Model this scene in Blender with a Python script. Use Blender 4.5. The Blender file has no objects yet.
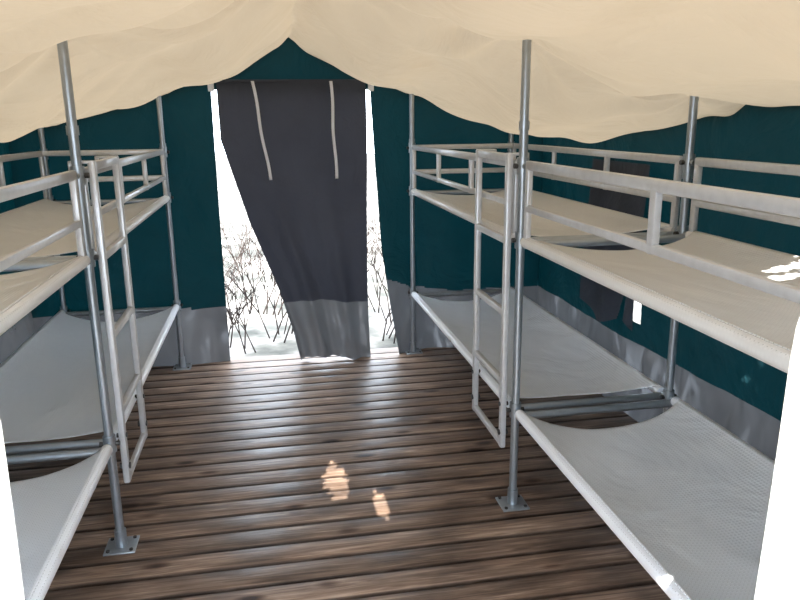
import bpy, bmesh, math, random
from mathutils import Vector, Matrix, noise
random.seed(7)
sc = bpy.context.scene
sc.view_settings.view_transform = 'Standard'
sc.view_settings.look = 'None'
sc.view_settings.exposure = 0.8

# ------------------------------------------------------------------ layout
XA_R, XO_R = 0.90, 1.55      # right bunks: aisle / outer side
XA_L, XO_L = -0.60, -1.26    # left bunks
WL, WR = -1.45, 1.78         # side walls
YF, YB = 0.42, 4.52          # front / back wall
YP = [0.43, 2.46, 4.47]      # pole rows
XC = 0.165
ZLO, ZUP = 0.41, 1.077

def lerp_tab(t, x):
    if x <= t[0][0]: return t[0][1]
    for (a, va), (b, vb) in zip(t, t[1:]):
        if x <= b:
            k = (x - a) / (b - a)
            return va + (vb - va) * k
    return t[-1][1]

def smooth(k): return k * k * (3 - 2 * k)

def fb(x, y, z, o=4):
    return noise.fractal(Vector((x, y, z)), 0.9, 2.0, o)

# ceiling lining height
def ceil_z(X, Y, wr=True):
    a = abs(X - XC)
    back = [(0, 1.97), (0.3, 1.85), (0.75, 1.675), (1.1, 1.57), (1.4, 1.50), (1.62, 1.47), (1.8, 1.43)]
    mid = [(0, 2.05), (0.3, 1.90), (0.735, 1.78), (1.05, 1.65), (1.375, 1.57), (1.62, 1.54), (1.8, 1.51)]
    if Y >= YP[1]:
        t = (Y - YP[1]) / (YP[2] - YP[1]); zz = lerp_tab(mid, a) * (1 - t) + lerp_tab(back, a) * t
    else:
        t = (Y - YP[0]) / (YP[1] - YP[0]); zz = lerp_tab(mid, a)
    t = min(max(t, 0), 1)
    s = math.sin(math.pi * t) ** 0.8
    # sag between pole rows and billows between the poles
    if Y >= YP[1]:
        w = 0.05 + 0.10 * math.exp(-((a - 1.0) / 0.25) ** 2) + 0.05 * math.exp(-((a - 0.38) / 0.2) ** 2)
        w += 0.07 * math.exp(-((a - 1.38) / 0.18) ** 2)
        if X < XC and a > 0.7: w *= 1 - 0.55 * min(1, (a - 0.7) / 0.25)
    else:
        w = 0.06 + 0.04 * math.exp(-((a - 0.4) / 0.22) ** 2)
        if a > 0.8: w *= max(0.0, 1 - (a - 0.8) / 0.5)
    zz -= s * w
    zz -= 0.035 * math.exp(-((a - 1.05) / 0.15) ** 2) * ((1 - t) if Y >= YP[1] else smooth(t)) * (1.0 if X > XC else 0.4)
    zz -= 0.035 * math.exp(-((a - 0.36) / 0.18) ** 2)
    if wr:
        calm = 1.0 - 0.7 * smooth(min(1, max(0, (Y - 3.5) / 0.9)))
        zz += 0.03 * math.exp(-(a / 0.05) ** 2)
        # folds fanning out from the pole heads and from the ridge
        for yr in (YP[1], YP[2]):
            for ax in (0.74, 1.385, 0.0):
                dx, dy = a - ax, Y - yr
                r = math.hypot(dx, dy)
                ang = math.atan2(dx, dy)
                amp = 0.020 if ax else 0.035
                if yr == YP[1] and ax > 1 and Y < yr: amp = 0.006
                zz += calm * amp * math.sin(ang * 7 + 2 + (X > XC) * 1.3) * math.exp(-r * 1.6) * min(r * 5, 1) * min(1, abs(ang) * 3)
        # long swags running diagonally down the slopes
        sg = 1.0 if X > XC else -1.0
        edge = min(1.0, max(0.0, (1.62 - a)) * 4) * calm
        if Y < YP[1]: edge *= min(1, max(0.15, (1.25 - a) * 3))
        p = a * 1.15 - Y * 0.75 + sg * 0.6; q = a * 0.5 + Y * 0.55
        zz -= 0.09 * (abs(fb(p * 1.6 + 0.3 * math.sin(q * 2), q * 0.5, 5.3 + sg, 2)) - 0.16) * edge
        zz += 0.022 * fb(p * 2.2, q * 0.8, 1.3, 2) * edge
        zz += 0.002 * fb(X * 6 + Y * 2, Y * 2.4, 4.3, 3)
    return zz

# ------------------------------------------------------------------ material helpers
def mat(name):
    m = bpy.data.materials.new(name); m.use_nodes = True
    nt = m.node_tree; b = nt.nodes['Principled BSDF']
    return m, nt, b
def N(nt, typ, **kw):
    n = nt.nodes.new(typ)
    for k, v in kw.items():
        if k in n.inputs: n.inputs[k].default_value = v
        else: setattr(n, k, v)
    return n
def L(nt, a, b): nt.links.new(a, b)
def coords(nt, scale=(1, 1, 1)):
    g = N(nt, 'ShaderNodeNewGeometry'); mp = N(nt, 'ShaderNodeMapping')
    mp.inputs['Scale'].default_value = scale
    L(nt, g.outputs['Position'], mp.inputs['Vector']); return mp.outputs['Vector']
def ramp(nt, fac, stops):
    r = N(nt, 'ShaderNodeValToRGB'); e = r.color_ramp.elements
    e[0].position, e[0].color = stops[0][0], (*stops[0][1], 1)
    e[1].position, e[1].color = stops[-1][0], (*stops[-1][1], 1)
    for p, c in stops[1:-1]:
        x = e.new(p); x.color = (*c, 1)
    L(nt, fac, r.inputs['Fac']); return r.outputs['Color']

def cloth(name, c1, c2, rough=0.85, nscale=3.0, bump=0.3, bscale=9.0, transl=0.0, tcol=None, spec=0.3, dist=0.02):
    m, nt, b = mat(name)
    v = coords(nt)
    n = N(nt, 'ShaderNodeTexNoise', Scale=nscale, Detail=5.0); L(nt, v, n.inputs['Vector'])
    col = ramp(nt, n.outputs['Fac'], [(0.3, c1), (0.7, c2)])
    L(nt, col, b.inputs['Base Color'])
    b.inputs['Roughness'].default_value = rough
    b.inputs['Specular IOR Level'].default_value = spec
    n2 = N(nt, 'ShaderNodeTexNoise', Scale=bscale, Detail=6.0, Distortion=0.8); L(nt, v, n2.inputs['Vector'])
    bp = N(nt, 'ShaderNodeBump', Strength=bump, Distance=dist); L(nt, n2.outputs['Fac'], bp.inputs['Height'])
    L(nt, bp.outputs['Normal'], b.inputs['Normal'])
    if transl > 0:
        t = N(nt, 'ShaderNodeBsdfTranslucent'); t.inputs['Color'].default_value = (*(tcol or c2), 1)
        L(nt, bp.outputs['Normal'], t.inputs['Normal'])
        mx = N(nt, 'ShaderNodeMixShader'); mx.inputs[0].default_value = transl
        L(nt, b.outputs[0], mx.inputs[1]); L(nt, t.outputs[0], mx.inputs[2])
        L(nt, mx.outputs[0], nt.nodes['Material Output'].inputs['Surface'])
    return m

M_ceil = cloth('cream_canvas_lining', (0.45, 0.365, 0.268), (0.54, 0.445, 0.335), 0.9, 0.9, 0.45, 2.2, 0.05, (0.85, 0.67, 0.46), 0.1, 0.10)
M_teal = cloth('teal_canvas', (0.002, 0.021, 0.029), (0.0035, 0.033, 0.043), 0.75, 2.0, 0.6, 2.5, 0.025, (0.0, 0.12, 0.15), 0.25, 0.09)
M_door = cloth('charcoal_canvas', (0.034, 0.040, 0.056), (0.048, 0.055, 0.074), 0.7, 2.0, 0.5, 3.0, 0.008, (0.3, 0.3, 0.4), 0.3, 0.06)
M_flap = cloth('white_entrance_canvas', (0.82, 0.80, 0.76), (0.88, 0.86, 0.82), 0.85, 2.0, 0.2, 5.0, 0.3, (0.85, 0.82, 0.75), 0.2, 0.02)
M_web = cloth('white_webbing', (0.80, 0.83, 0.90), (0.86, 0.89, 0.96), 0.8, 20, 0.1, 80, 0.15, (0.9, 0.9, 0.95))

# softly creased semi-translucent PVC
def pvc():
    m, nt, b = mat('grey_pvc_mudflap'); v = coords(nt)
    n = N(nt, 'ShaderNodeTexNoise', Scale=1.5, Detail=1.0); L(nt, v, n.inputs['Vector'])
    L(nt, ramp(nt, n.outputs['Fac'], [(0.3, (0.105, 0.112, 0.125)), (0.75, (0.15, 0.158, 0.172))]), b.inputs['Base Color'])
    b.inputs['Roughness'].default_value = 0.25; b.inputs['Specular IOR Level'].default_value = 0.8
    mp = N(nt, 'ShaderNodeMapping'); mp.inputs['Scale'].default_value = (1.3, 1.3, 0.7); mp.inputs['Rotation'].default_value = (0.4, 0.5, 0.2)
    L(nt, v, mp.inputs['Vector'])
    n2 = N(nt, 'ShaderNodeTexNoise', Scale=3.2, Detail=1.5, Distortion=0.9); L(nt, mp.outputs['Vector'], n2.inputs['Vector'])
    bp = N(nt, 'ShaderNodeBump', Strength=0.7, Distance=0.08); L(nt, n2.outputs['Fac'], bp.inputs['Height']); L(nt, bp.outputs['Normal'], b.inputs['Normal'])
    t = N(nt, 'ShaderNodeBsdfTranslucent'); t.inputs['Color'].default_value = (0.6, 0.62, 0.65, 1)
    n3 = N(nt, 'ShaderNodeTexNoise', Scale=3.0, Detail=1.0, Distortion=1.6); L(nt, mp.outputs['Vector'], n3.inputs['Vector'])
    fac = ramp(nt, n3.outputs['Fac'], [(0.35, (0.014,) * 3), (0.62, (0.022,) * 3), (0.70, (0.06,) * 3), (0.78, (0.08,) * 3)])
    mx = N(nt, 'ShaderNodeMixShader'); L(nt, fac, mx.inputs[0])
    L(nt, b.outputs[0], mx.inputs[1]); L(nt, t.outputs[0], mx.inputs[2]); L(nt, mx.outputs[0], nt.nodes['Material Output'].inputs['Surface'])
    return m
M_mud = pvc()

def mesh_weave(name, c1, c2, tr, k=0.5):
    m, nt, b = mat(name)
    v = coords(nt)
    w1 = N(nt, 'ShaderNodeTexWave', Scale=26.0); w1.bands_direction = 'X'
    w2 = N(nt, 'ShaderNodeTexWave', Scale=26.0); w2.bands_direction = 'Y'
    L(nt, v, w1.inputs['Vector']); L(nt, v, w2.inputs['Vector'])
    mul = N(nt, 'ShaderNodeMath', operation='MULTIPLY'); L(nt, w1.outputs['Fac'], mul.inputs[0]); L(nt, w2.outputs['Fac'], mul.inputs[1])
    n = N(nt, 'ShaderNodeTexNoise', Scale=2.0, Detail=5.0, Distortion=0.6); L(nt, v, n.inputs['Vector'])
    base = ramp(nt, n.outputs['Fac'], [(0.3, c1), (0.7, c2)])
    mx = N(nt, 'ShaderNodeMix', data_type='RGBA', blend_type='MULTIPLY')
    mx.inputs['Factor'].default_value = k
    L(nt, base, mx.inputs['A'])
    g = ramp(nt, mul.outputs[0], [(0.0, (0.88, 0.88, 0.88)), (0.3, (1, 1, 1)), (0.80, (1, 1, 1)), (0.97, (0.1, 0.1, 0.1))])
    L(nt, g, mx.inputs['B'])
    L(nt, mx.outputs['Result'], b.inputs['Base Color'])
    b.inputs['Roughness'].default_value = 0.34
    b.inputs['Specular IOR Level'].default_value = 0.6
    bp = N(nt, 'ShaderNodeBump', Strength=0.2, Distance=0.004); L(nt, mul.outputs[0], bp.inputs['Height'])
    n3 = N(nt, 'ShaderNodeTexNoise', Scale=2.6, Detail=3.0, Distortion=0.9); L(nt, v, n3.inputs['Vector'])
    bp2 = N(nt, 'ShaderNodeBump', Strength=0.4, Distance=0.06); L(nt, n3.outputs['Fac'], bp2.inputs['Height'])
    L(nt, bp2.outputs['Normal'], bp.inputs['Normal']); L(nt, bp.outputs['Normal'], b.inputs['Normal'])
    t = N(nt, 'ShaderNodeBsdfTranslucent'); L(nt, base, t.inputs['Color'])
    ms = N(nt, 'ShaderNodeMixShader'); ms.inputs[0].default_value = tr
    L(nt, b.outputs[0], ms.inputs[1]); L(nt, t.outputs[0], ms.inputs[2])
    L(nt, ms.outputs[0], nt.nodes['Material Output'].inputs['Surface'])
    return m
M_sling = mesh_weave('white_textilene_sling', (0.88, 0.92, 0.99), (0.92, 0.95, 1.0), 0.08)
M_slingu = mesh_weave('cream_textilene_sling', (0.80, 0.80, 0.80), (0.87, 0.87, 0.86), 0.18)

def metal(name, c, met, rough):
    m, nt, b = mat(name)
    v = coords(nt)
    n = N(nt, 'ShaderNodeTexNoise', Scale=35.0, Detail=4.0); L(nt, v, n.inputs['Vector'])
    col = ramp(nt, n.outputs['Fac'], [(0.3, tuple(x * 0.88 for x in c)), (0.7, c)])
    L(nt, col, b.inputs['Base Color'])
    b.inputs['Metallic'].default_value = met; b.inputs['Roughness'].default_value = rough
    return m
M_galv = metal('galvanised_steel', (0.38, 0.42, 0.46), 0.7, 0.32)
M_paint = metal('silver_painted_tube', (0.60, 0.61, 0.63), 0.25, 0.28)
M_dark = metal('dark_bolt', (0.06, 0.06, 0.06), 0.6, 0.4)
M_twig = metal('brown_twig_bark', (0.050, 0.034, 0.028), 0, 0.9)

# wooden deck
BW = 0.118
def deck_mat():
    m, nt, b = mat('weathered_deck_boards')
    g = N(nt, 'ShaderNodeNewGeometry'); sep = N(nt, 'ShaderNodeSeparateXYZ'); L(nt, g.outputs['Position'], sep.inputs[0])
    d = N(nt, 'ShaderNodeMath', operation='DIVIDE'); L(nt, sep.outputs['Y'], d.inputs[0]); d.inputs[1].default_value = BW
    fl = N(nt, 'ShaderNodeMath', operation='FLOOR'); L(nt, d.outputs[0], fl.inputs[0])
    fr = N(nt, 'ShaderNodeMath', operation='FRACT'); L(nt, d.outputs[0], fr.inputs[0])
    wn = N(nt, 'ShaderNodeTexWhiteNoise', noise_dimensions='1D'); L(nt, fl.outputs[0], wn.inputs['W'])
    off = N(nt, 'ShaderNodeVectorMath', operation='SCALE'); L(nt, wn.outputs['Color'], off.inputs[0]); off.inputs['Scale'].default_value = 13.0
    add = N(nt, 'ShaderNodeVectorMath', operation='ADD'); L(nt, g.outputs['Position'], add.inputs[0]); L(nt, off.outputs[0], add.inputs[1])
    mp3 = N(nt, 'ShaderNodeMapping'); mp3.inputs['Scale'].default_value = (3.2, 8.4, 1); L(nt, add.outputs[0], mp3.inputs['Vector'])
    vo = N(nt, 'ShaderNodeTexVoronoi', Scale=1.0); L(nt, mp3.outputs['Vector'], vo.inputs['Vector'])
    mp = N(nt, 'ShaderNodeMapping'); mp.inputs['Scale'].default_value = (1.7, 34, 1); L(nt, add.outputs[0], mp.inputs['Vector'])
    n = N(nt, 'ShaderNodeTexNoise', Scale=2.0, Detail=7.0, Distortion=0.9); n.inputs['Roughness'].default_value = 0.6
    L(nt, mp.outputs['Vector'], n.inputs['Vector'])
    base = ramp(nt, n.outputs['Fac'], [(0.30, (0.095, 0.062, 0.044)), (0.46, (0.19, 0.132, 0.098)), (0.58, (0.28, 0.207, 0.160)), (0.72, (0.44, 0.345, 0.28))])
    mp2 = N(nt, 'ShaderNodeMapping'); mp2.inputs['Scale'].default_value = (2.6, 6, 1); L(nt, add.outputs[0], mp2.inputs['Vector'])
    n2 = N(nt, 'ShaderNodeTexNoise', Scale=1.6, Detail=3.0); L(nt, mp2.outputs['Vector'], n2.inputs['Vector'])
    st = ramp(nt, n2.outputs['Fac'], [(0.33, (0.50, 0.48, 0.47)), (0.66, (1.35, 1.32, 1.3))])
    mx = N(nt, 'ShaderNodeMix', data_type='RGBA', blend_type='MULTIPLY'); mx.inputs['Factor'].default_value = 0.9
    L(nt, base, mx.inputs['A']); L(nt, st, mx.inputs['B'])
    pb = ramp(nt, wn.outputs['Value'], [(0, (0.78, 0.76, 0.75)), (1, (1.15, 1.13, 1.12))])
    mx2 = N(nt, 'ShaderNodeMix', data_type='RGBA', blend_type='MULTIPLY'); mx2.inputs['Factor'].default_value = 1.0
    L(nt, mx.outputs['Result'], mx2.inputs['A']); L(nt, pb, mx2.inputs['B'])
    kn = ramp(nt, vo.outputs['Distance'], [(0.07, (0.12, 0.08, 0.06)), (0.12, (0.42, 0.34, 0.29)), (0.20, (1, 1, 1))])
    mx3 = N(nt, 'ShaderNodeMix', data_type='RGBA', blend_type='MULTIPLY'); mx3.inputs['Factor'].default_value = 1.0
    L(nt, mx2.outputs['Result'], mx3.inputs['A']); L(nt, kn, mx3.inputs['B'])
    # plank colour darkened towards the seams
    sm = ramp(nt, fr.outputs[0], [(0.06, (0.22, 0.2, 0.19)), (0.13, (1, 1, 1)), (0.87, (1, 1, 1)), (0.94, (0.22, 0.2, 0.19))])
    mx4 = N(nt, 'ShaderNodeMix', data_type='RGBA', blend_type='MULTIPLY'); mx4.inputs['Factor'].default_value = 0.85
    L(nt, mx3.outputs['Result'], mx4.inputs['A']); L(nt, sm, mx4.inputs['B'])
    L(nt, mx4.outputs['Result'], b.inputs['Base Color'])
    rr = ramp(nt, n2.outputs['Fac'], [(0.35, (0.36,) * 3), (0.65, (0.52,) * 3)])
    L(nt, rr, b.inputs['Roughness'])
    b.inputs['Specular IOR Level'].default_value = 0.35
    bp = N(nt, 'ShaderNodeBump', Strength=0.4, Distance=0.004); L(nt, n.outputs['Fac'], bp.inputs['Height'])
    L(nt, bp.outputs['Normal'], b.inputs['Normal'])
    return m
M_deck = deck_mat()
M_gapshade = metal('gap_shade_sheet', (0.006, 0.005, 0.004), 0, 0.95)  # near-black sheet added below the boards, stands in for shade in the gaps
m_g, nt, b = mat('pale_dry_ground')
v = coords(nt); n = N(nt, 'ShaderNodeTexNoise', Scale=2.5, Detail=10.0); L(nt, v, n.inputs['Vector'])
L(nt, ramp(nt, n.outputs['Fac'], [(0.38, (0.045, 0.045, 0.035)), (0.5, (0.13, 0.12, 0.10)), (0.62, (0.30, 0.27, 0.24))]), b.inputs['Base Color']); b.inputs['Roughness'].default_value = 0.95
M_ground = m_g

# ------------------------------------------------------------------ mesh helpers
def new_obj(name, bm, mats, parent=None, smooth_=True):
    me = bpy.data.meshes.new(name); bm.to_mesh(me); bm.free()
    for m in mats: me.materials.append(m)
    if smooth_:
        for p in me.polygons: p.use_smooth = True
    o = bpy.data.objects.new(name, me); sc.collection.objects.link(o)
    if parent: o.parent = parent
    return o
def empty(name, loc=(0, 0, 0)):
    e = bpy.data.objects.new(name, None); e.empty_display_size = 0.1
    sc.collection.objects.link(e); return e
def tube(bm, p, q, r, mi=0, seg=14, r2=None):
    p, q = Vector(p), Vector(q); d = q - p
    rot = d.to_track_quat('Z', 'Y').to_matrix().to_4x4()
    M = Matrix.Translation((p + q) / 2) @ rot
    res = bmesh.ops.create_cone(bm, cap_ends=True, segments=seg, radius1=r, radius2=r if r2 is None else r2, depth=d.length, matrix=M)
    fs = {f for v in res['verts'] for f in v.link_faces}
    for f in fs: f.material_index = mi
def box(bm, c, s, mi=0, bev=0.0, rot=None):
    M = Matrix.Translation(c) @ (rot or Matrix.Identity(4)) @ Matrix.Diagonal((*s, 1))
    res = bmesh.ops.create_cube(bm, size=1.0, matrix=M)
    fs = {f for v in res['verts'] for f in v.link_faces}
    for f in fs: f.material_index = mi
    if bev > 0:
        es = {e for f in fs for e in f.edges}
        r = bmesh.ops.bevel(bm, geom=list(es), offset=bev, segments=2, affect='EDGES', profile=0.5)
        for f in r['faces']: f.material_index = mi
def grid(name, nu, nv, fn, mats, mfn=None, parent=None, keep=None, thick=0.0):
    bm = bmesh.new(); V = []
    for j in range(nv + 1):
        V.append([bm.verts.new(fn(i / nu, j / nv)) for i in range(nu + 1)])
    for j in range(nv):
        for i in range(nu):
            if keep and not keep((i + .5) / nu, (j + .5) / nv): continue
            f = bm.faces.new((V[j][i], V[j][i + 1], V[j + 1][i + 1], V[j + 1][i]))
            if mfn: f.material_index = mfn((i + .5) / nu, (j + .5) / nv)
    loose = [v for v in bm.verts if not v.link_faces]
    bmesh.ops.delete(bm, geom=loose, context='VERTS')
    o = new_obj(name, bm, mats, parent)
    if thick:
        md = o.modifiers.new('thickness', 'SOLIDIFY'); md.thickness = thick; md.offset = 0
    return o
def flat_sharp(o, ang=35):
    for p in o.data.polygons: p.use_smooth = True
    try: o.data.set_sharp_from_angle(angle=math.radians(ang))
    except Exception: pass

# ------------------------------------------------------------------ floor
bm = bmesh.new()
y0 = 2 * BW
for k in range(2, 41):
    yc = (k + .5) * BW
    if yc > YB + 0.12: break
    box(bm, (0.165, yc, -0.014), (3.6, BW - 0.012, 0.028), 0, 0.003)
ye = yc
box(bm, (0.165, (y0 + ye) / 2, -0.05), (3.6, ye - y0, 0.036), 1)
o = new_obj('floor', bm, [M_deck, M_gapshade]); flat_sharp(o, 30)

# ------------------------------------------------------------------ ceiling lining with openings added out of view to throw sun dapples
dapple_holes = [(-0.45, 1.36, 0.05, 0.17), (-0.29, 1.13, 0.025, 0.12),
         (1.30, 1.38, 0.08, 0.035), (1.19, 1.30, 0.08, 0.035), (1.40, 1.45, 0.04, 0.02)]
CX0, CX1, CY0, CY1 = WL - 0.03, WR + 0.03, 0.30, YB + 0.03
def cfn(u, v):
    X = CX0 + (CX1 - CX0) * u; Y = CY0 + (CY1 - CY0) * v
    return (X, Y, ceil_z(X, Y))
def ckeep(u, v):
    X = CX0 + (CX1 - CX0) * u; Y = CY0 + (CY1 - CY0) * v
    if Y > 2.2: return True
    for hx, hy, rx, ry in dapple_holes:
        dx, dy = (X - hx) / rx, (Y - hy) / ry
        if dx * dx + dy * dy + 0.9 * noise.noise(Vector((X * 30, Y * 30, 0))) < 1: return False
    return True
grid('ceiling', 260, 320, cfn, [M_ceil], keep=ckeep)

# ------------------------------------------------------------------ walls
DOOR_L = -0.305
def door_r(z): return lerp_tab([(0, 0.80), (0.35, 0.745), (0.7, 0.70), (1.6, 0.65), (1.8, 0.645)], z)
def wally(X, Z):
    return YB + 0.02 * fb(X * 2.2, Z * 1.2, 3.1) + 0.012 * math.sin(X * 14 + Z * 2) * (1 - Z / 2.2)
def band_back(X):   # top of the grey mud flap
    return 0.37 if X < XC else lerp_tab([(0.6, 0.56), (0.9, 0.44), (1.2, 0.40), (1.8, 0.40)], X)
wb = empty('wall_back')
def seg(name, xa, xb, z0, nu, nv, ztop=None):
    def P(u, v):
        Xa = xa(0) if callable(xa) else xa
        Xm = Xa + (xb - Xa) * u
        top = ceil_z(Xm, YB, False) + 0.05
        Z = z0 + (top - z0) * v
        Xa2 = xa(Z) if callable(xa) else xa
        X = Xa2 + (xb - Xa2) * u
        curl = 0.0
        if callable(xa): curl = -0.05 * max(0, 1 - u * 5) * max(0, 1 - Z / 1.2)
        return (X, wally(X, Z) + curl, Z)
    def mf(u, v):
        X, Y, Z = P(u, v); return 1 if Z < band_back(X) else 0
    return grid(name, nu, nv, P, [M_teal, M_mud], mf, wb)
seg('canvas_beside_door_a', WL - 0.06, DOOR_L, -0.01, 50, 90)
seg('canvas_beside_door_b', door_r, WR + 0.06, -0.01, 60, 180)
seg('canvas_above_door', DOOR_L - 0.0, 0.652, 1.70, 50, 14)

def side_wall(name, X0, sgn, gap=None):
    def P(u, v):
        Y = YF + (YB + 0.06 - YF) * u; top = ceil_z(X0, Y, False) + 0.05; Z = -0.01 + (top + 0.01) * v
        X = X0 + sgn * (0.02 * math.sin(math.pi * v)) + 0.022 * fb(Y * 1.8, Z * 1.5, 7.7 + sgn) * min(1, (1 - v) * 4)
        return (X, Y, Z)
    def mf(u, v): return 1 if v < 0.27 else 0
    def kp(u, v):
        if not gap: return True
        X, Y, Z = P(u, v)
        return not (gap[0] < Y < gap[1] - 0.4 * (Z - gap[2]) and gap[2] < Z < gap[3])
    return grid(name, 200, 100, P, [M_teal, M_mud], mf, keep=kp)
side_wall('wall_left', WL, -1)
side_wall('wall_right', WR, 1, (3.15, 3.27, 0.50, 0.68))

# front wall either side of the wide entrance (behind the viewer)
def fw(name, xa, xb, par, z0=-0.01):
    def P(u, v):
        X = xa + (xb - xa) * u; top = ceil_z(X, YF, False) + 0.02; Z = z0 + (top - z0) * v
        return (X, YF - 0.06 + 0.012 * fb(X * 3, Z * 2, 9), Z)
    grid(name, 30, 60, P, [M_teal, M_mud], lambda u, v: 1 if P(u, v)[2] < 0.41 else 0, par)
wf = empty('wall_front')
fw('canvas_left_side', WL, -0.95, wf); fw('canvas_right_side', 0.52, WR, wf)
fw('gable_above_entrance', -0.95, 0.54, wf, 1.66)

# white entrance curtains
def flap(name, xe, xo, sgn):
    def P(u, v):
        Z = 0.02 + 1.70 * v
        e = xe + 0.008 * math.sin(Z * 5 + 1)
        top = 0.16 * sgn * smooth(min(1, max(0, (Z - 1.33)) / 0.35))
        X = e + top + (xo - e) * u
        return (X, YF + 0.02 * math.sin(u * 16 + Z), Z)
    return grid(name, 40, 60, P, [M_flap], None, None, None, 0.002)
flap('entrance_curtain', -0.176, -0.42, -1)
flap('entrance_curtain', 0.366, 0.64, 1)

# window cover on the right wall
wc = empty('window_1')
def wp(u, v):
    Z = 0.50 + 0.80 * v; Y = 3.06 + 0.60 * u - 0.05 * (1 - v) * math.sin(u * 3)
    X = WR - 0.035 - 0.03 * (1 - v) - 0.018 * math.sin(u * 13 + v * 3) * (1 - v) - 0.01
    return (X, Y, Z + 0.04 * math.sin(u * 7) * (1 - v))
def wkeep(u, v):
    X, Y, Z = wp(u, v); return not (3.14 < Y < 3.26 - 0.4 * (Z - .5) and Z < 0.66)
grid('window_cover', 60, 60, wp, [M_door], None, wc, wkeep)

# ------------------------------------------------------------------ door panel
dr = empty('door_1')
def d_left(z): return lerp_tab([(0, 0.15), (0.2, 0.11), (0.47, 0.035), (0.9, -0.12), (1.41, -0.265), (1.75, -0.27)], z)
def dp(u, v):
    Z = 0.012 + 1.745 * v
    xl, xr = d_left(Z), 0.605 - 0.01 * math.sin(Z * 3)
    X = xl + (xr - xl) * u
    k = (1 - v)
    Y = YB - 0.05 - 0.06 * k + (0.030 * math.sin(u * 15 + 1.5 * v) + 0.014 * math.sin(u * 31 + 4 * v)) * k ** 1.2 * (1.1 - 0.5 * u)
    Y += 0.012 * fb(X * 3, Z * 2, 2.2)
    return (X, Y, Z + 0.02 * math.sin(u * 5) * k)
grid('door_curtain', 90, 110, dp, [M_door, M_mud], lambda u, v: 1 if 0.012 + 1.745 * v < 0.40 else 0, dr)
def strap(name, x, z1, z0, drift):
    def P(u, v):
        Z = z1 + (z0 - z1) * v; X = x + (u - .5) * 0.018 + drift * v + 0.004 * math.sin(v * 9)
        return (X, YB - 0.09 - 0.035 * (1 - Z / 1.75), Z)
    grid(name, 2, 24, P, [M_web], None, dr, None, 0.003)
strap('tie_strap_a', -0.06, 1.745, 1.17, 0.075)
strap('tie_strap_b', 0.40, 1.745, 1.17, 0.015)
bm = bmesh.new()
for x in (-0.30, 0.645):
    box(bm, (x, YB - 0.06, 1.715), (0.035, 0.012, 0.055), 0, 0.004)
box(bm, (0.17, YB - 0.045, 1.748), (0.93, 0.02, 0.016), 1, 0.003)
new_obj('header_bar_with_loops', bm, [M_web, M_door], dr, False)

# ------------------------------------------------------------------ tent poles
def pole(X, Y, z1):
    bm = bmesh.new()
    tube(bm, (X, Y, 0.006), (X, Y, z1), 0.0155, 0, 20)
    box(bm, (X, Y, 0.004), (0.11, 0.11, 0.007), 0, 0.002)
    tube(bm, (X, Y, 0.004), (X, Y, 0.07), 0.021, 0, 18)
    for dx in (-.04, .04):
        for dy in (-.04, .04): tube(bm, (X + dx, Y + dy, .007), (X + dx, Y + dy, .013), .007, 1, 6)
    s = 1 if X > XC else -1
    for z in (ZLO, ZUP, 1.345):
        if z > z1: continue
        tube(bm, (X, Y, z - .03), (X, Y, z + .03), 0.022, 0, 18)
        tube(bm, (X - s * 0.034, Y, z), (X + s * 0.034, Y, z), 0.009, 1, 8)
        tube(bm, (X, Y - .04, z), (X, Y + .04, z), 0.011, 0, 8)
    tube(bm, (X, Y, z1 - .3), (X, Y, z1 - .27), .019, 0, 18)
    o = new_obj('tent_pole', bm, [M_galv, M_dark]); flat_sharp(o)
for Y in YP:
    for X in (XA_R, XO_R, XA_L, XO_L):
        pole(X, Y, ceil_z(X, Y) - 0.004)

# ------------------------------------------------------------------ bunks
def sling(name, par, x0, x1, y0, y1, z, sag, m, sd):
    def P(u, v):
        X = x0 + (x1 - x0) * u
        c = 4 * u * (1 - u)
        ya = y0 + 0.015 + 0.11 * c ** 0.7; yb = y1 - 0.015 - 0.10 * c ** 0.7
        Y = ya + (yb - ya) * v
        Z = z + 0.004 - sag * c ** 0.8 + 0.008 * fb(X * 2.6 + sd, Y * 1.5, sd, 3) * c
        return (X, Y, Z + 0.018)
    return grid(name, 50, 110, P, [m], None, par, None, 0.0025)

def guard(bm, X, y0, y1, zt, zm, ups):
    h = 0.032; w = 0.022
    box(bm, (X, (y0 + y1) / 2, zt), (w, y1 - y0, h), 0, 0.007)
    box(bm, (X, (y0 + y1) / 2, zm), (w, y1 - y0, h * .8), 0, 0.007)
    for y in (y0 + .015, y1 - .015):
        box(bm, (X, y, (zt + ZUP) / 2), (w * .96, 0.030, zt - ZUP + .02), 0, 0.006)
    for y in ups:
        box(bm, (X, y, (zt + zm) / 2), (w * .96, 0.030, zt - zm + .03), 0, 0.006)

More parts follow.
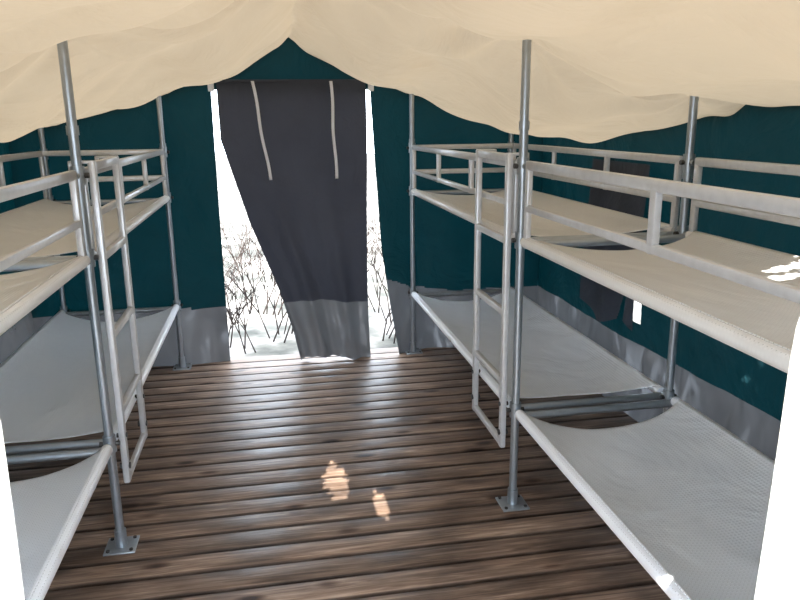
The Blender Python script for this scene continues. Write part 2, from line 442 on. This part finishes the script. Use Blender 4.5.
def bunk(xa, xo, y0, y1, ups, rear):
    e = empty('bunk_bed'); s = 1 if xo > xa else -1
    bm = bmesh.new()
    for z, mi in ((ZLO, 0), (ZUP, 1)):
        for X in (xa, xo):
            tube(bm, (X, y0, z), (X, y1, z), 0.020, mi, 16)
    o = new_obj('side_tubes', bm, [M_sling, M_slingu], e); flat_sharp(o)
    bm = bmesh.new()
    for z in (ZLO, ZUP):
        for y in (y0 - 0.012, y1 + 0.012):
            tube(bm, (xa, y, z - 0.012), (xo, y, z - 0.012), 0.0155, 0, 14)
    o = new_obj('end_tubes', bm, [M_galv], e); flat_sharp(o)
    sd = 3.1 * (xa + 2) + y0
    sling('lower_sling', e, xa, xo, y0, y1, ZLO, 0.06, M_sling, sd)
    sling('upper_sling', e, xa, xo, y0, y1, ZUP, 0.045, M_slingu, sd + 5)
    bm = bmesh.new()
    zt, zm = 1.350, 1.200
    guard(bm, xa, y0, y1, zt, zm, ups)
    guard(bm, xo, y0, y1, zt, zm, ups)
    ye = y1 if rear else y0
    for z in (zt, zm):
        box(bm, ((xa + xo) / 2, ye - (0.015 if rear else -0.015), z), (abs(xo - xa), 0.022, 0.03), 0, 0.006)
    o = new_obj('guard_rails', bm, [M_paint], e); flat_sharp(o)
for xa, xo in ((XA_R, XO_R), (XA_L, XO_L)):
    bunk(xa, xo, 0.49, 2.41, (0.95, 1.55), False)
    bunk(xa, xo, 2.51, 4.42, (3.12, 3.75), True)

# ------------------------------------------------------------------ ladders
def ladder(xa, s):
    X = xa - s * 0.036; bm = bmesh.new()
    ya, yb, z0, z1 = 2.505, 2.885, 0.235, 1.39
    for y in (ya, yb): box(bm, (X, y, (z0 + z1) / 2), (0.024, 0.032, z1 - z0), 0, 0.007)
    for z in (z0 + .017, 0.51, 0.79, 1.07, z1 - .017):
        box(bm, (X, (ya + yb) / 2, z), (0.022, yb - ya, 0.028), 0, 0.006)
    for y in (ya, yb):   # hooks over the guard rail
        box(bm, (X + s * 0.03, y, z1 - 0.005), (0.08, 0.03, 0.01), 0, 0.003)
        box(bm, (X + s * 0.066, y, z1 - 0.03), (0.01, 0.03, 0.06), 0, 0.003)
        tube(bm, (X - s * .016, y, .42), (X + s * .02, y, .42), .009, 1, 8)
        tube(bm, (X - s * .016, y, .30), (X + s * .02, y, .30), .012, 1, 8)
    o = new_obj('bunk_ladder', bm, [M_paint, M_dark]); flat_sharp(o)
ladder(XA_R, 1); ladder(XA_L, -1)

# ------------------------------------------------------------------ outdoors
bm = bmesh.new(); bmesh.ops.create_grid(bm, x_segments=2, y_segments=2, size=40, matrix=Matrix.Translation((0, 0, -0.16)))
new_obj('ground', bm, [M_ground])
def shrub(X, Y, H, n):
    bm = bmesh.new()
    def br(p, d, l, r, dep):
        q = p + d * l; tube(bm, p, q, r, 0, 4, r * 0.75)
        if dep == 0: return
        for _ in range(random.choice((2, 3))):
            nd = (d + Vector((random.uniform(-.6, .6), random.uniform(-.6, .6), random.uniform(-.1, .5)))).normalized()
            br(q, nd, l * random.uniform(.6, .9), r * .72, dep - 1)
    for _ in range(n):
        d = Vector((random.uniform(-.5, .5), random.uniform(-.5, .5), 1)).normalized()
        br(Vector((X + random.uniform(-.15, .15), Y + random.uniform(-.15, .15), -.16)), d, H * .29, .007, 4)
    new_obj('dry_shrub', bm, [M_twig])
for x, y, h in ((-.28, 5.3, .62), (.02, 5.5, .75), (-.5, 5.9, .9), (.85, 5.3, .65), (1.05, 5.7, .85), (-.12, 6.3, .95), (1.3, 6.6, .95), (.8, 6.2, .85)):
    shrub(x, y, h, 6)

# ------------------------------------------------------------------ light
w = bpy.data.worlds.new('sky'); sc.world = w; w.use_nodes = True
bg = w.node_tree.nodes['Background']; bg.inputs['Color'].default_value = (0.78, 0.88, 1.0, 1); bg.inputs['Strength'].default_value = 5.8
sl = bpy.data.lights.new('sun', 'SUN'); sl.energy = 11.0; sl.angle = math.radians(0.35); sl.color = (1, 0.96, 0.88)
so = bpy.data.objects.new('sun', sl); sc.collection.objects.link(so)
el, az = math.radians(48), math.radians(25)
d = Vector((math.sin(az) * math.cos(el), math.cos(az) * math.cos(el), -math.sin(el)))
so.rotation_euler = d.to_track_quat('-Z', 'Y').to_euler(); so.location = (-3, -5, 7)

# ------------------------------------------------------------------ camera
cd = bpy.data.cameras.new('camera'); cam = bpy.data.objects.new('camera', cd); sc.collection.objects.link(cam)
f = 710.0
depth = Vector((-135, 176, f)).normalized()
D = (f * f - 135 * 30) / 176.0
up = Vector((-30, D, -f)).normalized()
right = up.cross(depth).normalized()
cx = Vector((right.x, depth.x, up.x)); cy = Vector((right.y, depth.y, up.y)); cz = -Vector((right.z, depth.z, up.z))
M = Matrix((cx, cy, cz)).transposed().to_4x4(); M.translation = (0, 0, 1.5)
cam.matrix_world = M
cd.sensor_width = 36; cd.lens = f / 800 * 36; cd.clip_start = 0.02
sc.camera = cam
